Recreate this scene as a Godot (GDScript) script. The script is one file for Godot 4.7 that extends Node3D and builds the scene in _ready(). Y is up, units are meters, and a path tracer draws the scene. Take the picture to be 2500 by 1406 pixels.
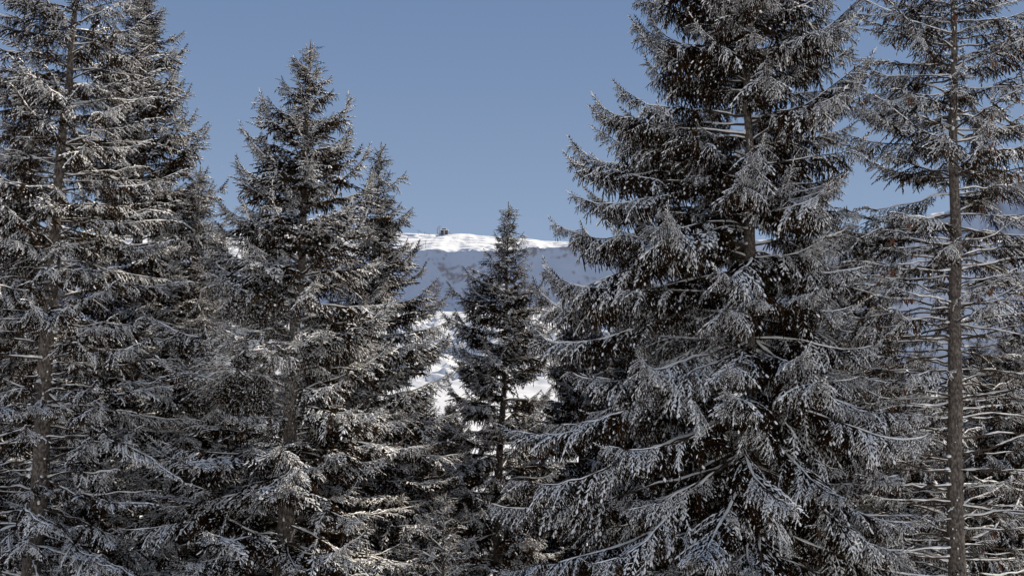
extends Node3D

const FOCAL := 2624.0            # pixels of the 2500 wide photograph
const PITCH := 5.0
var rng := RandomNumberGenerator.new()
var noise := FastNoiseLite.new()
var camera: Camera3D
var M := {}
var V := {}                      # spray meshes by kind
var taken := {}

# ------------------------------------------------------------------ names
func numbered(called: String) -> String:
	if not taken.has(called):
		taken[called] = 0
		return called
	taken[called] += 1
	return "%s_%03d" % [called, taken[called]]

func tag(o: Node3D, label := "", category := "", group := "", kind := "") -> void:
	if label: o.set_meta("label", label)
	if category: o.set_meta("category", category)
	if group: o.set_meta("group", group)
	if kind: o.set_meta("kind", kind)

func thing(called: String, label: String, category: String, where: Vector3, group := "") -> Node3D:
	var o := Node3D.new()
	o.name = numbered(called)
	add_child(o)
	o.position = where
	tag(o, label, category, group)
	return o

func part(called: String, mesh: Mesh, parent: Node, mats := [], kind := "") -> MeshInstance3D:
	var o := MeshInstance3D.new()
	o.name = called
	o.mesh = mesh
	for i in mats.size():
		o.set_surface_override_material(i, mats[i])
	parent.add_child(o, true)
	if kind: o.set_meta("kind", kind)
	return o

# a pixel of the photograph at a distance in front of the camera, as a place in the world
func spot(px: float, py: float, depth: float) -> Vector3:
	var d := Basis(Vector3.RIGHT, deg_to_rad(PITCH)) * Vector3((px - 1250.0) / FOCAL, (703.0 - py) / FOCAL, -1.0)
	return d * (depth / -d.z)

# ------------------------------------------------------------------ mesh builder
class MB:
	var v := PackedVector3Array()
	var n := PackedVector3Array()
	var c := PackedColorArray()
	var i := PackedInt32Array()

	func tri(a: Vector3, b: Vector3, d: Vector3, ca: Color, cb: Color, cd: Color) -> void:
		var k := v.size()
		var nn := (d - a).cross(b - a).normalized()
		v.append(a); v.append(b); v.append(d)
		n.append(nn); n.append(nn); n.append(nn)
		c.append(ca); c.append(cb); c.append(cd)
		i.append(k); i.append(k + 1); i.append(k + 2)

	func quad(a: Vector3, b: Vector3, d: Vector3, e: Vector3, col := Color.WHITE) -> void:
		tri(a, b, d, col, col, col)
		tri(a, d, e, col, col, col)

	func box(lo: Vector3, hi: Vector3, t := Transform3D.IDENTITY) -> void:
		var p := []
		for z in [lo.z, hi.z]:
			for y in [lo.y, hi.y]:
				for x in [lo.x, hi.x]:
					p.append(t * Vector3(x, y, z))
		quad(p[4], p[6], p[7], p[5]); quad(p[1], p[3], p[2], p[0])
		quad(p[5], p[7], p[3], p[1]); quad(p[0], p[2], p[6], p[4])
		quad(p[2], p[3], p[7], p[6]); quad(p[4], p[5], p[1], p[0])

	# tube along pts; w = half widths across, h = half heights, lift = raised along the local up
	func tube(pts: PackedVector3Array, w: PackedFloat32Array, h: PackedFloat32Array, lift: PackedFloat32Array, sides: int, col := Color.WHITE, seedling: RandomNumberGenerator = null, rough := 0.0) -> void:
		var k := v.size()
		var m := pts.size()
		for a in m:
			var t := (pts[mini(a + 1, m - 1)] - pts[maxi(a - 1, 0)]).normalized()
			var s := t.cross(Vector3.UP if absf(t.y) < 0.95 else Vector3.BACK)
			s = s.normalized()
			var u := s.cross(t).normalized()
			for b in sides:
				var g := TAU * b / sides
				var rr := 1.0 + (seedling.randf_range(-rough, rough) if seedling else 0.0)
				v.append(pts[a] + s * (cos(g) * w[a] * rr) + u * (sin(g) * h[a] * rr + lift[a]))
				n.append((s * cos(g) * h[a] + u * sin(g) * w[a] + t * 0.0001).normalized())
				c.append(col)
		for a in m - 1:
			for b in sides:
				var p := k + a * sides + b
				var q := k + a * sides + (b + 1) % sides
				i.append(p); i.append(q); i.append(p + sides)
				i.append(q); i.append(q + sides); i.append(p + sides)

	func to(mesh: ArrayMesh, mat: Material) -> ArrayMesh:
		if v.is_empty(): return mesh
		var arr := []
		arr.resize(Mesh.ARRAY_MAX)
		arr[Mesh.ARRAY_VERTEX] = v
		arr[Mesh.ARRAY_NORMAL] = n
		arr[Mesh.ARRAY_COLOR] = c
		arr[Mesh.ARRAY_INDEX] = i
		mesh.add_surface_from_arrays(Mesh.PRIMITIVE_TRIANGLES, arr)
		mesh.surface_set_material(mesh.get_surface_count() - 1, mat)
		return mesh

# ------------------------------------------------------------------ materials
func lin(r: float, g: float, b: float) -> Color:
	return Color(r, g, b).linear_to_srgb()

func noise_tex(freq: float, octaves: int, a: Color, b: Color, size := 512, seed_ := 1) -> NoiseTexture2D:
	var f := FastNoiseLite.new()
	f.seed = seed_
	f.frequency = freq
	f.fractal_octaves = octaves
	var t := NoiseTexture2D.new()
	t.width = size; t.height = size
	t.seamless = true
	t.noise = f
	var g := Gradient.new()
	g.set_color(0, a); g.set_color(1, b)
	g.set_offset(0, 0.25); g.set_offset(1, 0.75)
	t.color_ramp = g
	return t

func mat(col: Color, rough := 0.9) -> StandardMaterial3D:
	var m := StandardMaterial3D.new()
	m.albedo_color = col
	m.roughness = rough
	m.metallic_specular = 0.3
	return m

func make_materials() -> void:
	var sn := mat(lin(0.86, 0.87, 0.88), 0.95)
	sn.metallic_specular = 0.2
	sn.backlight_enabled = true
	sn.backlight = Color(0.5, 0.5, 0.5)
	M.snow = sn
	var nd := mat(Color.WHITE, 0.7)
	nd.vertex_color_use_as_albedo = true
	nd.metallic_specular = 0.25
	nd.backlight_enabled = true
	nd.backlight = Color(1.0, 0.95, 0.7)
	M.needles = nd
	var bk := mat(Color.WHITE, 0.95)
	bk.albedo_texture = noise_tex(0.02, 5, lin(0.045, 0.037, 0.033), lin(0.2, 0.175, 0.155), 512, 5)
	bk.uv1_triplanar = true
	bk.uv1_scale = Vector3(1.6, 0.7, 1.6)
	bk.heightmap_enabled = true
	bk.heightmap_texture = noise_tex(0.03, 4, Color.BLACK, Color.WHITE, 512, 6)
	bk.heightmap_scale = 2.0
	M.bark = bk
	M.limb = mat(lin(0.05, 0.038, 0.03), 0.95)
	M.cone = mat(lin(0.10, 0.045, 0.025), 0.8)
	var gr := mat(Color.WHITE, 0.95)
	gr.vertex_color_use_as_albedo = true
	gr.metallic_specular = 0.2
	M.terrain = gr
	M.timber = mat(lin(0.12, 0.105, 0.105), 0.9)  # lightened a little, distance haze put into the colour
	M.plaster = mat(lin(0.4, 0.38, 0.38), 0.9)
	M.steel = mat(lin(0.2, 0.21, 0.23), 0.6)
	M.glass = mat(lin(0.02, 0.025, 0.03), 0.15)

# ------------------------------------------------------------------ spruce sprays
func curve_pts(a: Vector3, d: Vector3, length: float, droop: float, segs: int) -> PackedVector3Array:
	var out := PackedVector3Array()
	var p := a
	var dir := d.normalized()
	out.append(p)
	for s in segs:
		dir = (dir + Vector3.DOWN * droop / segs).normalized()
		p += dir * length / segs
		out.append(p)
	return out

func along(pts: PackedVector3Array, t: float) -> Vector3:
	var f := clampf(t, 0.0, 0.9999) * (pts.size() - 1)
	var k := int(f)
	return pts[k].lerp(pts[k + 1], f - k)

func heading(pts: PackedVector3Array, t: float) -> Vector3:
	var k := int(clampf(t, 0.0, 0.9999) * (pts.size() - 1))
	return (pts[k + 1] - pts[k]).normalized()

# one needle-clad shoot with its lump of snow
func shoot(nd: MB, sn: MB, a: Vector3, d: Vector3, length: float, droop: float, snow: float, needle := 0.026, fat := 1.0) -> void:
	var pts := curve_pts(a, d, length, droop, 3)
	var z := PackedFloat32Array([0, 0, 0, 0])
	var core := PackedFloat32Array([0.008 * fat, 0.0135 * fat, 0.012 * fat, 0.003])
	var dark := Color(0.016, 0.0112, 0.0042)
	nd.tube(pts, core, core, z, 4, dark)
	var steps := int(length / 0.017)
	for s in steps:
		var t := (s + 0.5) / steps
		var p := along(pts, t)
		var f := heading(pts, t)
		var side := f.cross(Vector3.UP if absf(f.y) < 0.9 else Vector3.BACK).normalized()
		var up := side.cross(f)
		var fade := 1.0 - 0.45 * pow(absf(t - 0.45) * 2.0, 2.0)
		for k in 5:
			var g := TAU * (k / 5.0) + rng.randf() * 1.2
			var r := side * cos(g) + up * sin(g)
			var tip := p + (f * rng.randf_range(0.5, 0.9) + r * 0.8) * needle * fade * rng.randf_range(0.8, 1.2)
			var e := f.cross(r).normalized() * 0.0028
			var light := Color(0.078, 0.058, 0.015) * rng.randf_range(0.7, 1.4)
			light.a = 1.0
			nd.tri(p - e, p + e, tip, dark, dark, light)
	if rng.randf() < snow:
		var flat := 0.0
		for k in 3:
			flat += Vector2((pts[k + 1] - pts[k]).x, (pts[k + 1] - pts[k]).z).length()
		flat = clampf(flat / length, 0.0, 1.0)
		var amount := (0.7 + 0.95 * pow(rng.randf(), 1.8)) * lerpf(0.35, 1.0, flat)
		var from := rng.randf_range(0.0, 0.2)
		var till := rng.randf_range(0.78, 1.03)
		var q := PackedVector3Array()
		var w := PackedFloat32Array()
		var h := PackedFloat32Array()
		var l := PackedFloat32Array()
		var rings := 5
		for k in rings:
			var t := lerpf(from, till, k / (rings - 1.0))
			var e := sqrt(maxf(0.0, 1.0 - pow((k / (rings - 1.0)) * 2.0 - 1.0, 4.0)))
			e = maxf(e, 0.12)
			q.append(along(pts, t) + (heading(pts, 0.99) * length * maxf(0.0, t - 1.0)))
			w.append(0.0143 * fat * amount * e * rng.randf_range(0.65, 1.35))
			h.append(0.0125 * fat * amount * e * rng.randf_range(0.6, 1.45))
			l.append(fat * (0.0125 + 0.003 * amount))
		sn.tube(q, w, h, l, 5)

# flat fishbone spray along +x
const SPRAY := 0.65
func fan_spray(snow: float, gap: float, hang: float, lean: float) -> ArrayMesh:
	var nd := MB.new(); var sn := MB.new()
	var ax := curve_pts(Vector3.ZERO, Vector3(1, 0.12, rng.randf_range(-0.15, 0.15)), SPRAY, 0.4, 8)
	var zero := PackedFloat32Array(); var wr := PackedFloat32Array()
	for k in 9:
		zero.append(0.0); wr.append(lerpf(0.010, 0.004, k / 8.0))
	nd.tube(ax, wr, wr, zero, 4, Color(0.022, 0.015, 0.010))
	var t := 0.1
	var side := 1.0
	while t < 0.97:
		var f := heading(ax, t)
		var s := f.cross(Vector3.UP).normalized() * side
		var length := lerpf(0.24, 0.10, t) * rng.randf_range(0.55, 1.2) * clampf(t / 0.25 + 0.3, 0.5, 1.0)
		var d := (f * rng.randf_range(0.5, 1.0) + s * rng.randf_range(0.55, 1.0) + Vector3.UP * rng.randf_range(-0.5, 0.35) * lean)
		shoot(nd, sn, along(ax, t), d, length, hang * rng.randf_range(0.4, 1.6), snow)
		if length > 0.16 and rng.randf() < 0.7:       # a side shoot forks again
			var p := along(ax, t) + d.normalized() * length * 0.45
			shoot(nd, sn, p, d.normalized() + f * 0.7 + Vector3.UP * rng.randf_range(-0.4, 0.2), length * 0.55, hang, snow)
			if rng.randf() < 0.6:
				shoot(nd, sn, p, d.normalized() * 0.6 + s * 0.8 - f * 0.2, length * 0.45, hang, snow)
		side = -side if rng.randf() < 0.85 else side
		t += gap * rng.randf_range(0.3, 0.75)
	shoot(nd, sn, ax[8], heading(ax, 0.99), 0.13, 0.1, snow)
	if snow > 0.5:                                     # pads of snow that bridge several shoots
		for k in rng.randi_range(1, 2):
			var a := rng.randf_range(0.15, 0.55)
			var q := PackedVector3Array(); var pw := PackedFloat32Array(); var ph := PackedFloat32Array(); var pl := PackedFloat32Array()
			var wide := rng.randf_range(0.016, 0.034)
			for j in 7:
				var e := maxf(0.15, sin(PI * (j + 0.3) / 6.6))
				q.append(along(ax, a + j * 0.055)); pw.append(wide * e * rng.randf_range(0.6, 1.4)); ph.append(wide * 0.5 * e * rng.randf_range(0.6, 1.4)); pl.append(0.016)
			sn.tube(q, pw, ph, pl, 6, Color.WHITE, rng, 0.2)
	for k in 4:                                        # shoots on the twig itself
		shoot(nd, sn, along(ax, k * 0.24 + 0.05), heading(ax, k * 0.24 + 0.05), 0.16, 0.0, snow)
	return sn.to(nd.to(ArrayMesh.new(), M.needles), M.snow)

# twig along +x with strands that hang from it as a curtain
func comb_spray(snow: float, gap: float, longest: float) -> ArrayMesh:
	var nd := MB.new(); var sn := MB.new()
	var ax := curve_pts(Vector3.ZERO, Vector3(1, 0.1, rng.randf_range(-0.2, 0.2)), SPRAY, 0.5, 8)
	var zero := PackedFloat32Array(); var wr := PackedFloat32Array()
	for k in 9:
		zero.append(0.0); wr.append(lerpf(0.010, 0.004, k / 8.0))
	nd.tube(ax, wr, wr, zero, 4, Color(0.022, 0.015, 0.010))
	var t := 0.06
	while t < 0.98:
		var p := along(ax, t)
		var length := longest * rng.randf_range(0.3, 1.0) * lerpf(1.0, 0.55, t)
		var out := Vector3(rng.randf_range(-0.1, 0.5), -0.4, rng.randf_range(-0.55, 0.55))
		var strand := curve_pts(p, out, length, 1.6, 5)
		var q := 0.0
		while q < 0.9:
			var f := heading(strand, q)
			var l := minf(length * 0.32, 0.11)
			shoot(nd, sn, along(strand, q), f, l * 1.15, 0.1, snow * 0.75, 0.016, 0.72)
			if rng.randf() < 0.75:
				var a := rng.randf() * TAU
				shoot(nd, sn, along(strand, q), f * 0.8 + Vector3(cos(a), 0.15, sin(a)) * 0.6, l * rng.randf_range(0.35, 0.7), 0.7, snow, 0.016, 0.75)
			q += l / length * 0.9
		t += gap * rng.randf_range(0.6, 1.4)
	var u := 0.06
	var side := 1.0
	while u < 0.95:                                    # short shoots in the plane of the twig, snowed over
		var f := heading(ax, u)
		var s := f.cross(Vector3.UP).normalized() * side
		shoot(nd, sn, along(ax, u), f * 0.8 + s * rng.randf_range(0.4, 1.0) + Vector3.UP * rng.randf_range(-0.3, 0.3), lerpf(0.15, 0.08, u), 0.5, snow, 0.022, 0.85)
		side = -side
		u += 0.1
	for k in 4:
		shoot(nd, sn, along(ax, k * 0.24 + 0.04), heading(ax, k * 0.24 + 0.04), 0.17, 0.0, snow)
	shoot(nd, sn, ax[8], heading(ax, 0.99), 0.12, 0.1, snow)
	return sn.to(nd.to(ArrayMesh.new(), M.needles), M.snow)

# upright tip with whorls of shoots, along +x
func tip_spray(snow: float) -> ArrayMesh:
	var nd := MB.new(); var sn := MB.new()
	var ax := curve_pts(Vector3.ZERO, Vector3(1, 0, 0), 1.0, -0.15, 6)
	for k in 7:
		var t := k / 7.0
		shoot(nd, sn, along(ax, t), heading(ax, t), 0.19, 0.0, snow)
		if k > 0:
			for j in 5:
				var a := TAU * j / 5.0 + rng.randf() * 1.2
				shoot(nd, sn, along(ax, t), Vector3(0.75, cos(a) * 0.8, sin(a) * 0.8), lerpf(0.27, 0.1, t) * rng.randf_range(0.7, 1.1), 0.1, snow)
	return sn.to(nd.to(ArrayMesh.new(), M.needles), M.snow)

func make_sprays() -> void:
	V.fan = []; V.comb = []; V.thin = []; V.tip = []; V.fan_bare = []; V.comb_bare = []; V.thin_bare = []
	for k in 4:
		V.fan.append(fan_spray(0.88, 0.15, 0.45, 1.0))
	for k in 2:
		V.fan_bare.append(fan_spray(0.14, 0.13, 0.5, 1.3))
	for k in 3:
		V.comb.append(comb_spray(0.95, 0.095, 0.5))
	for k in 2:
		V.comb_bare.append(comb_spray(0.12, 0.09, 0.58))
	for k in 3:
		V.thin.append(fan_spray(0.88, 0.2, 0.9, 1.6))
	V.thin_bare.append(fan_spray(0.15, 0.18, 0.9, 1.6))
	for k in 2:
		V.tip.append(tip_spray(0.85))

func pick(kind: String, bare: float) -> Mesh:
	var list: Array = V[kind + "_bare"] if rng.randf() < bare else V[kind]
	return list[rng.randi() % list.size()]

func cone_mesh() -> ArrayMesh:
	var b := MB.new()
	var pts := PackedVector3Array(); var w := PackedFloat32Array(); var z := PackedFloat32Array()
	for k in 6:
		pts.append(Vector3(0.0, -0.028 * k, 0.0)); w.append([0.006, 0.019, 0.023, 0.021, 0.015, 0.004][k]); z.append(0.0)
	b.tube(pts, w, w, z, 7, Color.WHITE, rng, 0.15)
	return b.to(ArrayMesh.new(), M.cone)

# ------------------------------------------------------------------ a spruce
func profile(rows: Array, y: float) -> Vector2:        # rows [height, left, right] from the top down
	if y >= rows[0][0]: return Vector2(rows[0][1], rows[0][2])
	for k in range(1, rows.size()):
		if y >= rows[k][0]:
			var f: float = (rows[k - 1][0] - y) / (rows[k - 1][0] - rows[k][0])
			return Vector2(lerpf(rows[k - 1][1], rows[k][1], f), lerpf(rows[k - 1][2], rows[k][2], f))
	return Vector2(rows[-1][1], rows[-1][2])

func by_height(keys: Array, f: float) -> float:        # keys [share of the height from the top, value]
	if f <= keys[0][0]: return keys[0][1]
	for k in range(1, keys.size()):
		if f <= keys[k][0]:
			return lerpf(keys[k - 1][1], keys[k][1], (f - keys[k - 1][0]) / (keys[k][0] - keys[k - 1][0]))
	return keys[-1][1]

# p: name label group depth top[px,py] base[px,py] rows[[py,left,right]..] style radius seed and the optional keys below
func spruce(p: Dictionary) -> Node3D:
	rng.seed = p.seed
	var depth: float = p.depth
	var ppm := FOCAL / depth
	var top := spot(p.top[0], p.top[1], depth)
	var foot := spot(p.base[0], p.base[1], depth)
	var axis := (top - foot).normalized()
	var ground := foot + axis * ((height(foot.x, foot.z) - 0.3 - foot.y) / axis.y)
	var root := thing(p.get("name", "spruce_tree"), p.label, "spruce tree", ground, p.get("group", "snow-dusted spruces of the front stand"))
	var tall := top.y - ground.y
	var rows := []
	for r in p.rows:
		rows.append([spot(p.top[0], r[0], depth).y, r[1] / ppm, r[2] / ppm])
	var low: float = p.get("low", spot(1250, 1406, depth).y - 2.6)
	low = maxf(low, ground.y + 0.6)
	var style: String = p.style
	var dens: float = p.get("density", 1.0)
	var on_trunk := func(y: float) -> Vector3: return ground + axis * ((y - ground.y) / axis.y)
	var r0: float = p.radius                            # trunk radius at the foot given
	var radius_at := func(y: float) -> float: return maxf(0.012, r0 * pow(clampf((top.y - y) / (top.y - foot.y), 0.0, 1.6), 0.85))

	# trunk
	var tb := MB.new()
	var pts := PackedVector3Array(); var w := PackedFloat32Array(); var z := PackedFloat32Array()
	var n := 46
	for k in n + 1:
		var y := lerpf(ground.y, top.y + 0.1, k / float(n))
		var q: Vector3 = on_trunk.call(y) - ground
		q += Vector3(noise.get_noise_2d(y * 9.0, p.seed * 31.0), 0, noise.get_noise_2d(y * 9.0, p.seed * 77.0)) * 0.09
		pts.append(q); w.append(radius_at.call(y) * (1.0 + 0.06 * noise.get_noise_2d(y * 60.0, p.seed))); z.append(0.0)
	tb.tube(pts, w, w, z, 14, Color.WHITE, rng, 0.012)
	var trunk := part("trunk", tb.to(ArrayMesh.new(), M.bark), root)

	# branches
	var places := {}                                     # spray mesh -> [transforms]
	var small := {"wood": MB.new(), "snow": MB.new()}
	var flecks := MB.new()
	var y := top.y - 0.25
	var turn := rng.randf() * TAU
	var count := 0
	while y > low:
		var f := (top.y - y) / tall
		var many: int = by_height([[0.0, 4], [0.1, 5], [1.0, 5]], f)
		many = maxi(3, int(round(many * dens)))
		turn += 1.1 + rng.randf() * 0.8
		for k in many + (3 if style != "sparse" else 2):
			var minor := k >= many
			var az := turn + TAU * k / many + rng.randf_range(-0.3, 0.3)
			var yy := y + rng.randf_range(-0.07, 0.07)
			if minor:
				az = rng.randf() * TAU; yy = y - rng.randf() * 0.3
			var toward := sin(az)                        # 1 towards the camera
			if p.has("front") and toward > 0.35 and rng.randf() > lerpf(0.65, p.front, smoothstep(0.2, 0.5, f)): continue
			var lr := profile(rows, yy)
			var side := (cos(az) + 1.0) / 2.0
			var reach := lerpf(lr.x, lr.y, smoothstep(0.1, 0.9, side))
			if absf(cos(az)) < 0.7: reach = minf(reach, (lr.x + lr.y) / 2.0)
			if not minor and rng.randf() < 0.14: continue
			reach *= rng.randf_range(0.68, 1.12) if not minor else rng.randf_range(0.3, 0.72)
			reach /= maxf(0.5, cos(deg_to_rad(by_height(p.rise, f)) * 0.85))
			if reach < 0.1: continue
			var e0 := deg_to_rad(by_height(p.rise, f) + rng.randf_range(-13, 13))
			branch(root, small if minor or count >= 290 else {}, places, flecks, ground, on_trunk.call(yy), az, e0, reach, style, p, f, radius_at.call(yy))
			if not minor: count += 1
		y -= by_height(p.get("steps", [[0.0, 0.2], [0.15, 0.34], [1.0, 0.44]]), f) * rng.randf_range(0.8, 1.2)
	for k in int(p.get("flecks", 0)):                    # snow blown onto the bark
		var fy := lerpf(low, top.y - 3.0, rng.randf())
		var a := rng.randf() * TAU
		var r_: float = radius_at.call(fy)
		var c0: Vector3 = on_trunk.call(fy) - ground + Vector3(cos(a), 0, sin(a)) * r_ * 0.98
		var g := rng.randf_range(0.006, 0.02) * (2.2 if rng.randf() < 0.12 else 1.0)
		flecks.tube(PackedVector3Array([c0 + Vector3(0, g * 1.6, 0), c0 + Vector3(0, g * 0.4, 0), c0 - Vector3(0, g * 0.7, 0), c0 - Vector3(0, g * 1.3, 0)]), PackedFloat32Array([g * 0.2, g, g * 0.9, g * 0.15]), PackedFloat32Array([g * 0.2, g, g * 0.9, g * 0.15]), PackedFloat32Array([0, 0, 0, 0]), 5, Color.WHITE, rng, 0.3)
	for b in p.get("limbs", []):                         # limbs that the photograph shows one by one
		limb(root, {}, places, flecks, ground, b, depth, style, p)
	# leader
	var up := Basis(axis, axis.cross(Vector3.BACK).normalized(), axis.cross(axis.cross(Vector3.BACK)).normalized())
	add_place(places, V.tip[0], Transform3D(up.scaled(Vector3.ONE * 0.5), top - ground - axis * 0.5))
	if small.wood.v.size():
		var tw := part("small_branches", small.wood.to(ArrayMesh.new(), M.limb), root, [], "stuff")
		if small.snow.v.size(): part("snow", small.snow.to(ArrayMesh.new(), M.snow), tw, [], "stuff")
	if flecks.v.size(): part("snow_clumps", flecks.to(ArrayMesh.new(), M.snow), trunk, [], "stuff")
	# foliage: tens of thousands of shoots, drawn as copies of snowed-over sprays
	for m in places:
		var mm := MultiMesh.new()
		mm.transform_format = MultiMesh.TRANSFORM_3D
		mm.use_colors = m != V.cone
		mm.mesh = m
		mm.instance_count = places[m].size()
		for k in places[m].size():
			mm.set_instance_transform(k, places[m][k])
			if mm.use_colors:
				var warm := rng.randf()
				var tone: float = rng.randf_range(0.65, 1.45) * p.get("tone", 1.0)
				if rng.randf() < 0.28: tone *= 2.2; warm = 1.0      # yellowed, lichen-hung twigs
				mm.set_instance_color(k, Color(tone * lerpf(0.9, 1.25, warm), tone * lerpf(1.0, 1.05, warm), tone * lerpf(1.0, 0.7, warm)))
		var o := MultiMeshInstance3D.new()
		o.name = "cones" if m == V.cone else "needle_sprays"
		o.multimesh = mm
		o.set_meta("kind", "stuff")
		root.add_child(o, true)
	return root

func add_place(places: Dictionary, m: Mesh, t: Transform3D) -> void:
	if not places.has(m): places[m] = []
	places[m].append(t)

func aim(d: Vector3, roll: float, s: float) -> Basis:
	var x := d.normalized()
	var zz := x.cross(Vector3.UP)
	if zz.length() < 0.1: zz = x.cross(Vector3.BACK)
	zz = zz.normalized()
	var yy := zz.cross(x).normalized()
	return (Basis(x, yy, zz) * Basis(Vector3.RIGHT, roll)).scaled_local(Vector3.ONE * s)

func branch(root: Node3D, small: Dictionary, places: Dictionary, flecks: MB, ground: Vector3, at_: Vector3, az: float, e0: float, length: float, style: String, p: Dictionary, f: float, tr: float) -> void:
	var pts := PackedVector3Array()
	var segs := clampi(int(length / 0.28), 3, 14)
	var q := at_ - ground
	var a := az
	var droop: float = p.get("droop", 0.3) * rng.randf_range(0.6, 1.3)
	var lift: float = p.get("lift", 0.5) * rng.randf_range(0.5, 1.3)
	pts.append(q)
	for s in segs:
		var t := (s + 0.5) / segs
		var e := e0 - droop * sin(minf(t * 1.5, 1.0) * PI * 0.5) + lift * t * t * t
		var kink := 0.22 if style == "sparse" else 0.14
		a += rng.randf_range(-kink, kink)
		e += rng.randf_range(-kink, kink)
		q += Vector3(cos(a) * cos(e), sin(e), sin(a) * cos(e)) * length / segs
		pts.append(q)
	dress(root, small, flecks, places, pts, length, style, p, f, tr)

func limb(root: Node3D, small: Dictionary, places: Dictionary, flecks: MB, ground: Vector3, b: Array, depth: float, style: String, p: Dictionary) -> void:
	# b: [bare share, [px, py, metres nearer], ...]
	var raw := PackedVector3Array()
	for k in range(1, b.size()):
		raw.append(spot(b[k][0], b[k][1], depth - b[k][2]) - ground)
	var c := Curve3D.new()
	for k in raw.size():
		var d := (raw[mini(k + 1, raw.size() - 1)] - raw[maxi(k - 1, 0)]) / 6.0
		c.add_point(raw[k], -d, d)
	var length := c.get_baked_length()
	var segs := clampi(int(length / 0.25), 4, 24)
	var pts := PackedVector3Array()
	for k in segs + 1:
		pts.append(c.sample_baked(length * k / segs) + Vector3(rng.randf_range(-0.02, 0.02), rng.randf_range(-0.035, 0.035), 0))
	var pp := p.duplicate()
	pp.bare = b[0]
	dress(root, small, flecks, places, pts, length, style, pp, 0.7, 0.2)

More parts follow.
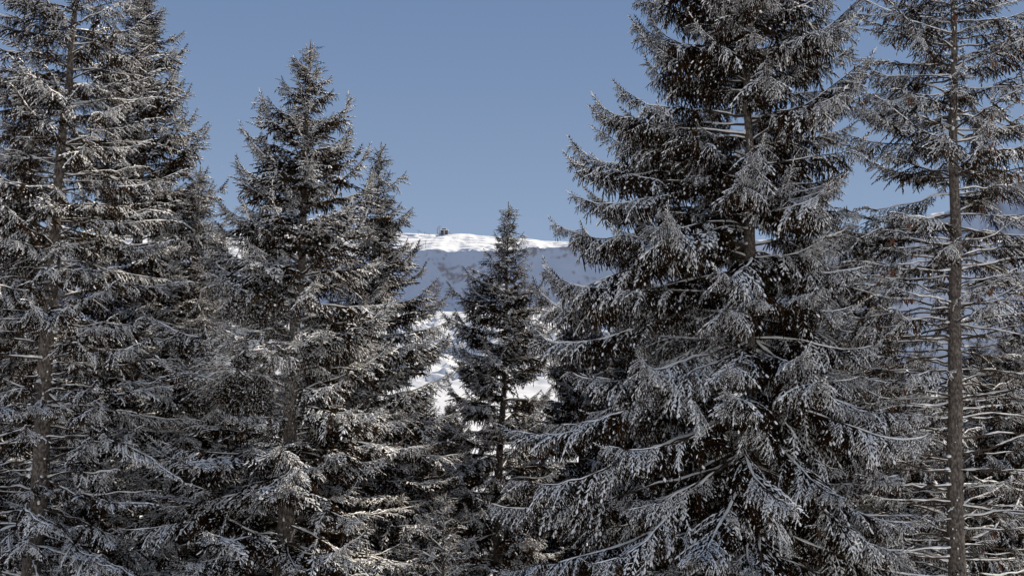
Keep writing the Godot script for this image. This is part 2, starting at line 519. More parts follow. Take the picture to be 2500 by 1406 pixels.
# wood, snow and sprays of one branch
func dress(root: Node3D, small: Dictionary, flecks: MB, places: Dictionary, pts: PackedVector3Array, length: float, style: String, p: Dictionary, f: float, tr: float) -> void:
	var n := pts.size()
	var w := PackedFloat32Array(); var z := PackedFloat32Array()
	var thick: float = clampf(0.006 + 0.0085 * length, 0.008, 0.05) * p.get("thick", 1.0)
	thick = minf(thick, tr * 0.6)
	for k in n:
		w.append(lerpf(thick, 0.005, pow(k / (n - 1.0), 0.8))); z.append(0.0)
	var wood: MB = small.wood if small else MB.new()
	wood.tube(pts, w, w, z, 6, Color.WHITE, rng, 0.12)
	var br: Node3D = null if small else part("branch", wood.to(ArrayMesh.new(), M.limb), root)
	# snow lying along the top, in runs with gaps
	var sn: MB = small.snow if small else MB.new()
	var runs := 0
	var fine := maxi(6, int(length / 0.09))
	var sp := PackedVector3Array(); var sw := PackedFloat32Array(); var sh := PackedFloat32Array(); var sl := PackedFloat32Array()
	var seedx := rng.randf() * 500.0
	var much: float = p.get("snow", 1.0)
	for k in fine + 1:
		var t := k / float(fine)
		var m := 0.5 + 1.0 * noise.get_noise_1d(seedx + t * length * 28.0) + 0.9 * noise.get_noise_1d(seedx * 3.0 + t * length * 110.0)
		var on := m > 0.16 and k < fine
		if on:
			var rad := lerpf(thick, 0.005, pow(t, 0.8))
			sp.append(along(pts, t)); sw.append((rad * 0.85 + 0.006) * clampf(m + 0.25, 0.35, 1.3) * much)
			sh.append((0.008 + rad * 0.55) * clampf(m * 1.3, 0.25, 2.0) * much); sl.append(rad * 0.75 + 0.004)
		if (not on) and sp.size() > 0:
			if sp.size() >= 3:
				sw[0] *= 0.3; sh[0] *= 0.3; sw[-1] *= 0.3; sh[-1] *= 0.3
				sn.tube(sp, sw, sh, sl, 6, Color.WHITE, rng, 0.12)
				runs += 1
			sp.clear(); sw.clear(); sh.clear(); sl.clear()
	if br and sn.v.size(): part("snow", sn.to(ArrayMesh.new(), M.snow), br, [], "stuff" if runs > 1 else "")
	# a clump of snow where it leaves the trunk
	if tr > 0.06 and rng.randf() < 0.5:
		var d := (pts[1] - pts[0]).normalized()
		var c0 := pts[0] + d * tr * 1.02 + Vector3(0, thick, 0)
		var s := rng.randf_range(0.02, 0.055)
		flecks.tube(PackedVector3Array([c0 - d * s, c0 - d * s * 0.4, c0 + d * s * 0.6, c0 + d * s * 1.5]), PackedFloat32Array([s * 0.3, s, s * 0.9, s * 0.2]), PackedFloat32Array([s * 0.2, s * 0.8, s * 0.7, s * 0.1]), PackedFloat32Array([0, 0.01, 0.01, 0]), 7, Color.WHITE, rng, 0.15)
	# sprays
	var bare: float = p.get("bare", 0.14)
	bare = lerpf(bare, p.get("bare_low", bare), smoothstep(0.35, 0.65, f))
	bare = maxf(bare * clampf(length / 2.0, 0.3, 1.0), minf(0.4, tr / length))
	var gap: float = p.get("gap", 0.1)
	var side := 1.0
	var s_ := 0.12 * length
	while bare > 0.22 and s_ < bare * length:            # few short twigs on the bare inner part
		var fw := heading(pts, s_ / length)
		var away := Vector3(fw.x, 0, fw.z).normalized().cross(Vector3.UP) * (1.0 if rng.randf() < 0.5 else -1.0)
		add_place(places, pick("thin", 0.5), Transform3D(aim(fw * 0.5 + away * rng.randf_range(0.2, 1.0) + Vector3.UP * rng.randf_range(-1.4, 0.3), 0.0, rng.randf_range(0.2, 0.5)), along(pts, s_ / length)))
		s_ += rng.randf_range(0.12, 0.4)
	s_ = bare * length
	var full: float = p.get("spray", 1.0)
	var hang: float = {"comb": rng.randf_range(-0.65, -0.1), "sparse": rng.randf_range(-0.9, 0.0), "brush": rng.randf_range(-0.55, 0.05)}[style]
	while s_ < length * 0.985:
		var t := s_ / length
		var fwd := heading(pts, t)
		var level := Vector3(fwd.x, 0, fwd.z).normalized()
		var sd := level.cross(Vector3.UP) * side
		var size := clampf(0.42 * (length - s_) + 0.2, 0.2, 0.72) / SPRAY * rng.randf_range(0.55, 1.15) * full * clampf((t - bare) * 3.0 + 0.45, 0.45, 1.0)
		size = minf(size, 0.35 + length * 0.6)
		var spread := lerpf(1.15, 0.75, t) * rng.randf_range(0.75, 1.2)
		var sag: float
		var dim: float = lerpf(0.8, 0.05, smoothstep(0.3, 0.8, t)) + p.get("dim", 0.0)   # little snow reaches the inside of the crown
		var m: Mesh
		if style == "comb":
			sag = hang + rng.randf_range(-0.18, 0.15)
			m = pick("comb" if rng.randf() < 0.84 else "fan", dim)
		elif style == "sparse":
			sag = hang + rng.randf_range(-0.35, 0.3)
			var which := rng.randf()
			m = pick("thin" if which < 0.72 else ("comb" if which < 0.9 else "fan"), dim)
			size *= 0.74
		else:
			sag = hang + rng.randf_range(-0.15, 0.15)
			m = pick("fan" if rng.randf() < 0.85 else "comb", dim)
		if rng.randf() < 0.2: sag = rng.randf_range(-1.7, -0.7); size *= 0.75; m = pick("comb" if style == "comb" else "fan", 0.75)
		var d := level * (1.0 - 0.35 * spread) + sd * spread * 0.85 + Vector3.UP * (sag + fwd.y * 0.7)
		add_place(places, m, Transform3D(aim(d, rng.randf_range(-0.45, 0.45), size), along(pts, t)))
		if p.has("cones") and f < 0.75 and rng.randf() < p.cones and t > 0.4:
			for c in rng.randi_range(1, 4):
				var o := along(pts, t) + d.normalized() * size * SPRAY * rng.randf_range(0.1, 0.5) + Vector3(rng.randf_range(-0.08, 0.08), rng.randf_range(-0.16, -0.06), rng.randf_range(-0.08, 0.08))
				add_place(places, V.cone, Transform3D(Basis.from_euler(Vector3(rng.randf_range(-0.4, 0.4), 0, rng.randf_range(-0.4, 0.4))).scaled(Vector3.ONE * rng.randf_range(0.7, 1.1)), o))
		side = -side
		s_ += gap * rng.randf_range(0.35, 0.7)
	var tips := clampf(length * 0.3, 0.25, 0.55)
	var tipd := (heading(pts, 0.99) + Vector3.UP * (0.45 if style != "sparse" else 0.1)).normalized()
	add_place(places, V.tip[rng.randi() % 2] if style != "sparse" else V.thin[rng.randi() % 3], Transform3D(aim(tipd, rng.randf() * 6.0 if style != "sparse" else 0.0, tips / (1.0 if style != "sparse" else SPRAY)), pts[n - 1] - tipd * tips * 0.6))

# ------------------------------------------------------------------ terrain
func ramp(a: float, b: float, x: float) -> float:
	return smoothstep(a, b, x)

func height(x: float, z: float) -> float:
	var d := -z
	var n1 := noise.get_noise_2d(x * 0.6, d * 0.6)
	var h: float
	if d < 250.0:
		h = lerpf(-1.5, -62.0, clampf((d + 10.0) / 260.0, 0.0, 1.0))
		if d < 0.0: h = -3.7 + 6.0 * ramp(0.0, -60.0, d) + maxf(-d - 20.0, 0.0) * 0.35  # unseen slope behind the camera, added and steepened to bounce sunlight onto the trees
		h += n1 * 0.8
	elif d < 450.0:
		h = lerpf(-62.0, -4.0, smoothstep(250.0, 470.0, d))
	else:
		h = 0.0
	return h if d < 450.0 else far_height(x, d)

func far_height(x: float, d: float) -> float:
	var h := 0.0
	var big := noise.get_noise_2d(x * 0.35, d * 0.5)
	var mid := noise.get_noise_2d(x * 1.1 + 300.0, d * 2.2)
	if d < 820.0:
		# sunlit alp with hummocks
		var crest := 54.0 + x * 0.035
		h = lerpf(-7.0, crest, clampf((d - 450.0) / 350.0, 0.0, 1.0))
		var share := ramp(450.0, 520.0, d) * (1.0 - 0.75 * ramp(720.0, 790.0, d))
		h += (big * 10.0 + mid * 6.0 + noise.get_noise_2d(x * 4.0, d * 6.0) * 4.6 + noise.get_noise_2d(x * 11.0, d * 14.0) * 1.1) * share
		h -= ramp(100.0, 230.0, x) * 75.0 * ramp(450.0, 600.0, d)
		h -= ramp(800.0, 820.0, d) * 1.5
		return h
	var base := lerpf(52.5 + x * 0.035 - ramp(100.0, 230.0, x) * 75.0, 44.0 - ramp(100.0, 230.0, x) * 75.0, ramp(820.0, 1000.0, d))
	# the scarp, its edge wandering in and out
	var edge := 1250.0 - clampf(x, -250.0, 250.0) * 0.36 + noise.get_noise_1d(x * 0.35 + 20.0) * 18.0 + noise.get_noise_1d(x * 1.4 + 7.0) * 3.0
	var foot := edge - 66.0
	var rim := 156.0 + noise.get_noise_1d(x * 0.8) * 5.0
	if d < edge:
		var t := clampf((d - foot) / (edge - foot), 0.0, 1.0)
		h = lerpf(base + ramp(1000.0, foot, d) * 12.0, rim, t * (0.72 + 0.28 * t))
		h += noise.get_noise_2d(x * 4.0, h * 6.0) * 1.2 * sin(t * PI)
		h += noise.get_noise_2d(x * 0.9 + 70.0, h * 0.8) * 4.0 * sin(t * PI)
	else:
		var t := (d - edge) / (1500.0 - edge)
		var top := 208.0 - 0.08 * maxf(x + 70.0, 0.0) + noise.get_noise_1d(x * 0.5 + 90.0) * 3.0
		h = lerpf(rim, top, clampf(t, 0.0, 1.0) * (1.15 - 0.15 * clampf(t, 0.0, 1.0)))
		# terraces across the plateau: flat treads, steep snow risers that face the camera
		var g := h + noise.get_noise_2d(x * 0.9, d * 1.4 + 400.0) * 7.0 + noise.get_noise_2d(x * 3.0, d * 3.0) * 1.6
		var step := 8.5
		var q := g / step
		var fr := q - floorf(q)
		var deep := 0.55 + 0.45 * noise.get_noise_2d(x * 0.7 + 50.0, d * 0.7)
		h += ((smoothstep(0.62, 1.0, fr) - fr) * step) * 0.8 * clampf(deep, 0.15, 1.0) * (1.0 - ramp(0.92, 1.0, t))
		if d > 1500.0: h -= (d - 1500.0) * 0.28
	# the higher mountain on the right
	if x > 250.0:
		var ridge := 210.0 + (x - 572.0) * 0.55 + noise.get_noise_1d(x * 1.4) * 10.0
		if x > 760.0: ridge = lerpf(ridge, 315.0 + (x - 760.0) * 0.25, ramp(760.0, 900.0, x))
		var rd := 1650.0 + noise.get_noise_1d(x * 0.9 + 40.0) * 40.0
		var fall := ridge - absf(d - rd) * (1.45 if d < rd else 0.6)
		fall += noise.get_noise_2d(x * 2.0, d * 1.0) * 9.0 + noise.get_noise_2d(x * 6.0, d * 4.0) * 3.0
		h = maxf(h, fall)
	return h

func terrain() -> void:
	var xs := PackedFloat32Array(); var zs := PackedFloat32Array()
	var x := -3200.0
	while x < 3200.0:
		xs.append(x)
		var ax := absf(x)
		x += 2.6 if ax < 200.0 else (8.0 if ax < 850.0 else 70.0)
	xs.append(3200.0)
	var d := -500.0
	while d < 3600.0:
		zs.append(d)
		d += 12.0 if d < 450.0 else (2.6 if d < 825.0 else (9.0 if d < 1110.0 else (1.7 if d < 1512.0 else (9.0 if d < 1760.0 else 70.0))))
	zs.append(3600.0)
	var v := PackedVector3Array(); var c := PackedColorArray(); var ix := PackedInt32Array(); var nr := PackedVector3Array()
	var nx := xs.size()
	for b in zs:
		for a in xs:
			v.append(Vector3(a, height(a, -b), -b))
	nr.resize(v.size())
	for b in zs.size():
		for a in nx:
			var k := b * nx + a
			var l := v[k - 1] if a > 0 else v[k]
			var r := v[k + 1] if a < nx - 1 else v[k]
			var u := v[k + nx] if b < zs.size() - 1 else v[k]
			var w := v[k - nx] if b > 0 else v[k]
			var nn := (r - l).cross(u - w).normalized()
			if nn.y < 0: nn = -nn
			nr[k] = nn
			var p := v[k]
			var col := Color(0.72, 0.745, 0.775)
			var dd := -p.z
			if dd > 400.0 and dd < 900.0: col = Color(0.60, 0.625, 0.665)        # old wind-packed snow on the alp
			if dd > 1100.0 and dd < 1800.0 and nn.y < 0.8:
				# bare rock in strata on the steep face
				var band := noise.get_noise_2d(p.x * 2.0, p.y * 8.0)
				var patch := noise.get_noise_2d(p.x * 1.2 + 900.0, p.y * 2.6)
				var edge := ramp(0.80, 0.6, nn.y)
				col = col.lerp(Color(0.42, 0.47, 0.56), edge * 0.85)       # steep snow darkened and blued: shade painted into its colour
				var bias := 0.55 * exp(-pow((p.x + 58.0) / 34.0, 2.0) - pow((p.y - 128.0 - (p.x + 58.0) * 0.12) / 11.0, 2.0)) + 0.5 * exp(-pow((p.x + 88.0) / 12.0, 2.0) - pow((p.y - 112.0 - (p.x + 88.0) * 0.6) / 8.0, 2.0)) + 0.3 * ramp(140.0, 150.0, p.y) * ramp(-60.0, -20.0, p.x)
				var m := ramp(0.12, 0.45, bias + patch * 0.7 + band * 0.55 + noise.get_noise_2d(p.x * 12.0, p.y * 16.0) * 0.55 - 0.22) * edge
				col = col.lerp(Color(0.23, 0.19, 0.18), m * 0.8)
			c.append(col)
	for b in zs.size() - 1:
		for a in nx - 1:
			var k := b * nx + a
			ix.append(k); ix.append(k + nx); ix.append(k + 1)
			ix.append(k + 1); ix.append(k + nx); ix.append(k + nx + 1)
	var arr := []
	arr.resize(Mesh.ARRAY_MAX)
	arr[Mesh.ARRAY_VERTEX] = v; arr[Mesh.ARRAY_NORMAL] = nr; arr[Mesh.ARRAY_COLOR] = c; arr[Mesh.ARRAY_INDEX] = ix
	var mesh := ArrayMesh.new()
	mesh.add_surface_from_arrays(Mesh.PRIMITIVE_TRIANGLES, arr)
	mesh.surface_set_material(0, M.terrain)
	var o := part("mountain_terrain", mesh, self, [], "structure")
	o.set_meta("label", "snow-covered ground falling to a valley, a sunlit alp and a shaded scarp under a plateau")

# ------------------------------------------------------------------ scene
func _ready() -> void:
	camera = Camera3D.new()
	camera.name = "camera"
	camera.fov = rad_to_deg(2.0 * atan(703.0 / FOCAL))
	camera.far = 6000.0
	camera.rotation_degrees.x = PITCH
	add_child(camera)
	var env := Environment.new()
	env.tonemap_mode = Environment.TONE_MAPPER_LINEAR
	env.tonemap_exposure = 1.35
	env.background_mode = Environment.BG_SKY
	var sm := ProceduralSkyMaterial.new()
	sm.sky_top_color = Color8(79, 104, 142)
	sm.sky_horizon_color = Color8(148, 166, 188)
	sm.sky_curve = 0.16
	sm.ground_bottom_color = Color8(150, 165, 190)
	sm.ground_horizon_color = Color8(150, 172, 200)
	sm.sun_angle_max = 70.0
	sm.sun_curve = 0.19
	var sky := Sky.new()
	sky.sky_material = sm
	env.sky = sky
	env.sdfgi_enabled = true
	env.ssao_enabled = true
	env.ssil_enabled = true
	var we := WorldEnvironment.new()
	we.name = "world"
	we.environment = env
	add_child(we)
	var sun := DirectionalLight3D.new()
	sun.name = "sun"
	sun.light_energy = 1.6
	sun.light_color = Color(1.0, 0.945, 0.86)
	sun.light_angular_distance = 0.5
	sun.shadow_enabled = true
	var el := deg_to_rad(42.0)
	var az := deg_to_rad(56.0)
	var s := Vector3(sin(az) * cos(el), sin(el), -cos(az) * cos(el))
	sun.look_at_from_position(s * 100.0, Vector3.ZERO)
	add_child(sun)

	noise.seed = 11
	noise.frequency = 0.02
	noise.fractal_octaves = 3
	rng.seed = 4
	make_materials()
	make_sprays()
	V.cone = cone_mesh()
	terrain()
	trees()
	mountain_things()
	drifting_snow("pale cloud of powder snow before the lower left of the conical spruce", 625, 915, 22.0, Vector3(2.8, 4.0, 1.8), 13000)
	drifting_snow("thin veil of powder snow before the drooping spruce's trunk", 1670, 900, 20.0, Vector3(1.7, 2.2, 1.2), 5000)

# where the ray through a pixel of the photograph meets the ground
func on_ground(px: float, py: float, from: float, till: float) -> Vector3:
	var d := from
	while d < till:
		var p := spot(px, py, d)
		if p.y <= height(p.x, p.z): return Vector3(p.x, height(p.x, p.z), p.z)
		d += 0.5
	return spot(px, py, till)

func block(called: String, parent: Node3D, lo: Vector3, hi: Vector3, m: Material, t := Transform3D.IDENTITY) -> MeshInstance3D:
	var b := MB.new()
	b.box(lo, hi, t)
	return part(called, b.to(ArrayMesh.new(), m), parent)

func rod(called: String, parent: Node3D, a: Vector3, b: Vector3, r: float, m: Material) -> MeshInstance3D:
	var q := MB.new()
	q.tube(PackedVector3Array([a, b]), PackedFloat32Array([r, r]), PackedFloat32Array([r, r]), PackedFloat32Array([0, 0]), 6)
	return part(called, q.to(ArrayMesh.new(), m), parent)

func crest_at(px: float, d: float) -> Vector3:
	var x := (px - 1250.0) / FOCAL * d
	return Vector3(x, height(x, -d), -d)

func mountain_things() -> void:
	var c := crest_at(1084, 1494)
	var o := thing("summit_station", "dark cable-car station with a pale pillar on the snowy plateau rim", "building", c + Vector3(0, -0.4, 0))
	var w := block("wall", o, Vector3(-5.4, 0, -4), Vector3(4.6, 6.8, 4), M.timber)
	block("roof", o, Vector3(-5.9, 6.8, -4.6), Vector3(5.0, 7.5, 4.6), M.snow)
	block("upper_storey", o, Vector3(-3.4, 7.5, -3), Vector3(2.4, 9.4, 3), M.timber)
	block("upper_roof", o, Vector3(-3.8, 9.4, -3.4), Vector3(2.8, 9.9, 3.4), M.snow)
	block("pillar", o, Vector3(-1.1, 0, 4.003), Vector3(0.6, 6.6, 4.8), M.plaster)
	block("annex", o, Vector3(-8.6, 0, -2), Vector3(-5.403, 2.8, 3), M.plaster)
	for k in 4:
		block("window", w, Vector3(-4.8 + k * 0.95 + (2.3 if k > 2 else 0.0), 3.9, 4.0), Vector3(-4.1 + k * 0.95 + (2.3 if k > 2 else 0.0), 5.2, 4.06), M.glass)
	for k in 2:
		block("window", w, Vector3(2.3 + k * 1.0, 1.6, 4.0), Vector3(3.0 + k * 1.0, 2.8, 4.06), M.glass)
	rod("loading_beam", o, Vector3(4.6, 6.0, 0), Vector3(11.5, 0.2, 1.0), 0.35, M.plaster)
	for k in 2:
		rod("beam_support", o, Vector3(6.6 + k * 2.2, 4.2 - k * 1.8, 0.4), Vector3(6.6 + k * 2.2, -0.5, 0.4), 0.18, M.steel)
	var t := thing("relay_mast", "pale rime-coated lattice mast left of the summit station", "mast", crest_at(1069, 1494) + Vector3(0, -0.4, 0))
	for k in 4:
		var sx := -1.0 if k % 2 == 0 else 1.0
		var sz := -1.0 if k < 2 else 1.0
		rod("leg", t, Vector3(sx * 2.0, 0, sz * 2.0), Vector3(sx * 1.3, 11.5, sz * 1.3), 0.16, M.plaster)
	for k in 4:
		var y0 := 0.6 + k * 2.7
		rod("brace", t, Vector3(-1.95 + k * 0.16, y0, 2.0 - k * 0.16), Vector3(1.8 - k * 0.16, y0 + 2.5, 1.9 - k * 0.16), 0.1, M.plaster)
		rod("brace", t, Vector3(1.95 - k * 0.16, y0, 2.0 - k * 0.16), Vector3(-1.8 + k * 0.16, y0 + 2.5, 1.9 - k * 0.16), 0.1, M.plaster)
	block("platform", t, Vector3(-2.6, 9.6, -2.2), Vector3(2.6, 9.95, 2.2), M.plaster)
	block("platform", t, Vector3(-1.9, 11.5, -1.8), Vector3(2.9, 11.8, 1.8), M.plaster)
	for k in 3:
		var q := MB.new()
		q.tube(PackedVector3Array([Vector3(0, 0, 0), Vector3(0.05, 0, 0.3), Vector3(0.08, 0, 0.5)]), PackedFloat32Array([0.15, 0.55, 0.7]), PackedFloat32Array([0.15, 0.55, 0.7]), PackedFloat32Array([0, 0, 0]), 10)
		var dish := part("dish", q.to(ArrayMesh.new(), M.plaster), t)
		dish.position = [Vector3(-2.2, 7.2, 1.9), Vector3(-1.9, 4.0, 2.0), Vector3(1.9, 12.6, 1.2)][k]
	rod("aerial", t, Vector3(0.3, 11.8, 0), Vector3(0.3, 15.0, 0), 0.09, M.steel)
	# chairlift: pylons and rope
	var heads := []
	for k in 3:
		var at_ := crest_at([1019.0, 1035.0, 1046.0][k], 1490.0)
		var tall: float = [6.4, 4.2, 2.6][k]
		var py := thing("lift_pylon", ["tallest chairlift pylon at the left end of the plateau rim", "middle chairlift pylon on the plateau rim", "shortest chairlift pylon, nearest the relay mast"][k], "lift pylon", at_ + Vector3(0, -0.3, 0), "chairlift pylons on the plateau rim")
		rod("mast", py, Vector3.ZERO, Vector3(0, tall, 0), 0.22, M.steel)
		rod("crossarm", py, Vector3(-1.2, tall, 0.6), Vector3(1.2, tall, -0.6), 0.16, M.steel)
		heads.append(at_ + Vector3(0, tall - 0.1, 0))
	var rope := MB.new()
	var rp := PackedVector3Array([heads[0] + Vector3(-14, 1.0, 0), heads[0], (heads[0] + heads[1]) / 2 - Vector3(0, 0.25, 0), heads[1], (heads[1] + heads[2]) / 2 - Vector3(0, 0.15, 0), heads[2]])
	var rw := PackedFloat32Array([0.07, 0.07, 0.07, 0.07, 0.07, 0.07])
	rope.tube(rp, rw, rw, PackedFloat32Array([0, 0, 0, 0, 0, 0]), 5)
	var ro := part("lift_rope", rope.to(ArrayMesh.new(), M.steel), self)
	tag(ro, "dark chairlift rope strung between the pylons on the rim", "rope")
	for k in 6:
		var f := k / 5.0
		var hang := rp[1].lerp(rp[3], f) if f < 0.6 else rp[3].lerp(rp[5], (f - 0.6) / 0.4)
		var ch := thing("lift_chair", "small dark chair hanging from the lift rope between the pylons", "lift chair", hang + Vector3(0, -1.9, 0), "chairs on the lift rope")
		rod("hanger", ch, Vector3(0, 0.6, 0), Vector3(0, 1.8, 0), 0.07, M.steel)
		block("seat", ch, Vector3(-0.6, 0.0, -0.25), Vector3(0.6, 0.12, 0.35), M.steel)
		block("backrest", ch, Vector3(-0.6, 0.123, -0.3), Vector3(0.6, 0.65, -0.22), M.steel)
	var lp := thing("lift_pylon", "lone chairlift pylon on the terraces below the plateau rim", "lift pylon", on_ground(1039, 606, 1200, 1500), "chairlift pylons on the plateau rim")
	rod("mast", lp, Vector3(0, -0.5, 0), Vector3(0, 9.0, 0), 0.3, M.steel)
	rod("crossarm", lp, Vector3(-1.8, 9.0, 0.8), Vector3(1.8, 9.0, -0.8), 0.25, M.steel)
	# alp
	var b := on_ground(1087, 795, 450, 830)
	var hut := thing("alpine_hut", "small timber hut under a thick snow roof on the sunlit alp", "hut", b + Vector3(0, -0.2, 0))
	hut.rotation.y = -0.25
	hut.scale = Vector3.ONE * b.length() / 700.0
	var hw := block("wall", hut, Vector3(-1.9, 0, -1.3), Vector3(1.9, 1.3, 1.3), M.timber)
	block("door", hw, Vector3(0.4, 0, 1.3), Vector3(1.0, 1.1, 1.34), M.limb)
	var rb := MB.new()
	rb.quad(Vector3(-2.2, 1.3, 1.7), Vector3(-2.2, 2.1, 0), Vector3(2.2, 2.1, 0), Vector3(2.2, 1.3, 1.7)); rb.quad(Vector3(2.2, 1.3, -1.7), Vector3(2.2, 2.1, 0), Vector3(-2.2, 2.1, 0), Vector3(-2.2, 1.3, -1.7))
	rb.quad(Vector3(-2.2, 1.303, -1.7), Vector3(-2.2, 1.303, 1.7), Vector3(2.2, 1.303, 1.7), Vector3(2.2, 1.303, -1.7))
	rb.tri(Vector3(-2.2, 1.3, -1.7), Vector3(-2.2, 2.1, 0), Vector3(-2.2, 1.3, 1.7), Color.WHITE, Color.WHITE, Color.WHITE); rb.tri(Vector3(2.2, 1.3, 1.7), Vector3(2.2, 2.1, 0), Vector3(2.2, 1.3, -1.7), Color.WHITE, Color.WHITE, Color.WHITE)
	part("roof", rb.to(ArrayMesh.new(), M.snow), hut)
	var src: Node3D = null
	var n := 0
	for q in [[1076, 786, 1.5], [1084, 805, 1.6], [1088, 803, 2.4], [1091, 804, 1.9], [1096, 803, 2.2], [1099, 806, 1.2], [1113, 812, 3.0], [1118, 824, 3.4], [1092, 846, 2.6], [1117, 842, 3.0], [1094, 884, 1.6], [1334, 800, 1.8], [1342, 842, 2.2]]:
		var at_ := on_ground(q[0], q[1], 450, 830)
		var f: Node3D
		if src == null:
			f = thing("small_fir", "", "fir", at_, "small firs scattered on the sunlit alp")
			src = f
			rod("trunk", f, Vector3(0, -0.2, 0), Vector3(0, 1.8, 0), 0.06, M.limb)
			var cb := MB.new()
			for k in 7:
				var y0 := 0.12 + k * 0.26
				var r0 := lerpf(0.5, 0.08, k / 6.0)
				for j in 9:
					var a := TAU * j / 9.0 + k * 0.7
					var r1 := r0 * rng.randf_range(0.7, 1.25)
					var e := Vector3(-sin(a), 0, cos(a)) * r1 * 0.36
					var tip := Vector3(cos(a) * r1, y0 - 0.08, sin(a) * r1)
					cb.tri(Vector3(0, y0 + 0.34, 0), tip - e, tip + e, Color(0.02, 0.02, 0.012), Color(0.035, 0.035, 0.02), Color(0.035, 0.035, 0.02))
			part("crown", cb.to(ArrayMesh.new(), M.needles), f)
		else:
			f = src.duplicate()
			f.name = numbered("small_fir")
			add_child(f)
			f.position = at_
			f.rotation.y = n * 1.3
		f.scale = Vector3.ONE * q[2] / 2.0 * at_.length() / 700.0
		f.set_meta("label", ["lone small fir left above the alpine hut", "first small fir below the hut, leftmost of the row", "tallest small fir in the row below the hut", "small fir right of the tallest in the row below the hut", "small fir near the right end of the row below the hut", "tiny fir at the right end of the row below the hut", "upper of two firs close left of the central spruce", "lower of two firs close left of the central spruce", "fir alone in the middle of the alp, casting a long shadow", "fir lower down by the central spruce's left side", "lowest small fir at the foot of the visible alp", "small fir seen right of the central spruce, upper one", "small fir seen right of the central spruce, lower one"][n])
		n += 1

func drifting_snow(label: String, px: float, py: float, depth: float, size: Vector3, count: int) -> void:
	var flake := MB.new()
	for k in 4:                                          # a tiny clump of flakes, eight faces
		var a := TAU * k / 4.0
		var p := Vector3(cos(a), 0, sin(a)); var q := Vector3(cos(a + TAU / 4), 0, sin(a + TAU / 4))
		flake.tri(Vector3(0, 0.8, 0), p, q, Color.WHITE, Color.WHITE, Color.WHITE)
		flake.tri(Vector3(0, -0.8, 0), q, p, Color.WHITE, Color.WHITE, Color.WHITE)
	var mm := MultiMesh.new()
	mm.transform_format = MultiMesh.TRANSFORM_3D
	mm.mesh = flake.to(ArrayMesh.new(), M.snow)
	mm.instance_count = count
	var streaks := []
	for k in 14:                                         # the powder comes down in slanting streaks
		streaks.append(Vector3(rng.randfn(0, 0.28) * size.x, rng.randfn(0, 0.25) * size.y, rng.randfn(0, 0.25) * size.z))
	for k in count:
		var c: Vector3 = streaks[rng.randi() % 14] if rng.randf() < 0.7 else Vector3(rng.randfn(0, 0.3) * size.x, rng.randfn(0, 0.28) * size.y, rng.randfn(0, 0.3) * size.z)
		var fall := rng.randfn(0, 0.13) * size.y
		var at_ := c + Vector3(fall * 0.35 + rng.randfn(0, 0.07) * size.x, fall, rng.randfn(0, 0.1) * size.z)
		mm.set_instance_transform(k, Transform3D(Basis.from_euler(Vector3(rng.randf() * 6.0, rng.randf() * 6.0, 0)).scaled(Vector3.ONE * rng.randf_range(0.002, 0.005)), at_))
	var o := MultiMeshInstance3D.new()
	o.name = numbered("drifting_snow")
	o.multimesh = mm
	add_child(o)
	o.position = spot(px, py, depth)
	tag(o, label, "blown snow", "powder snow drifting off the branches", "stuff")

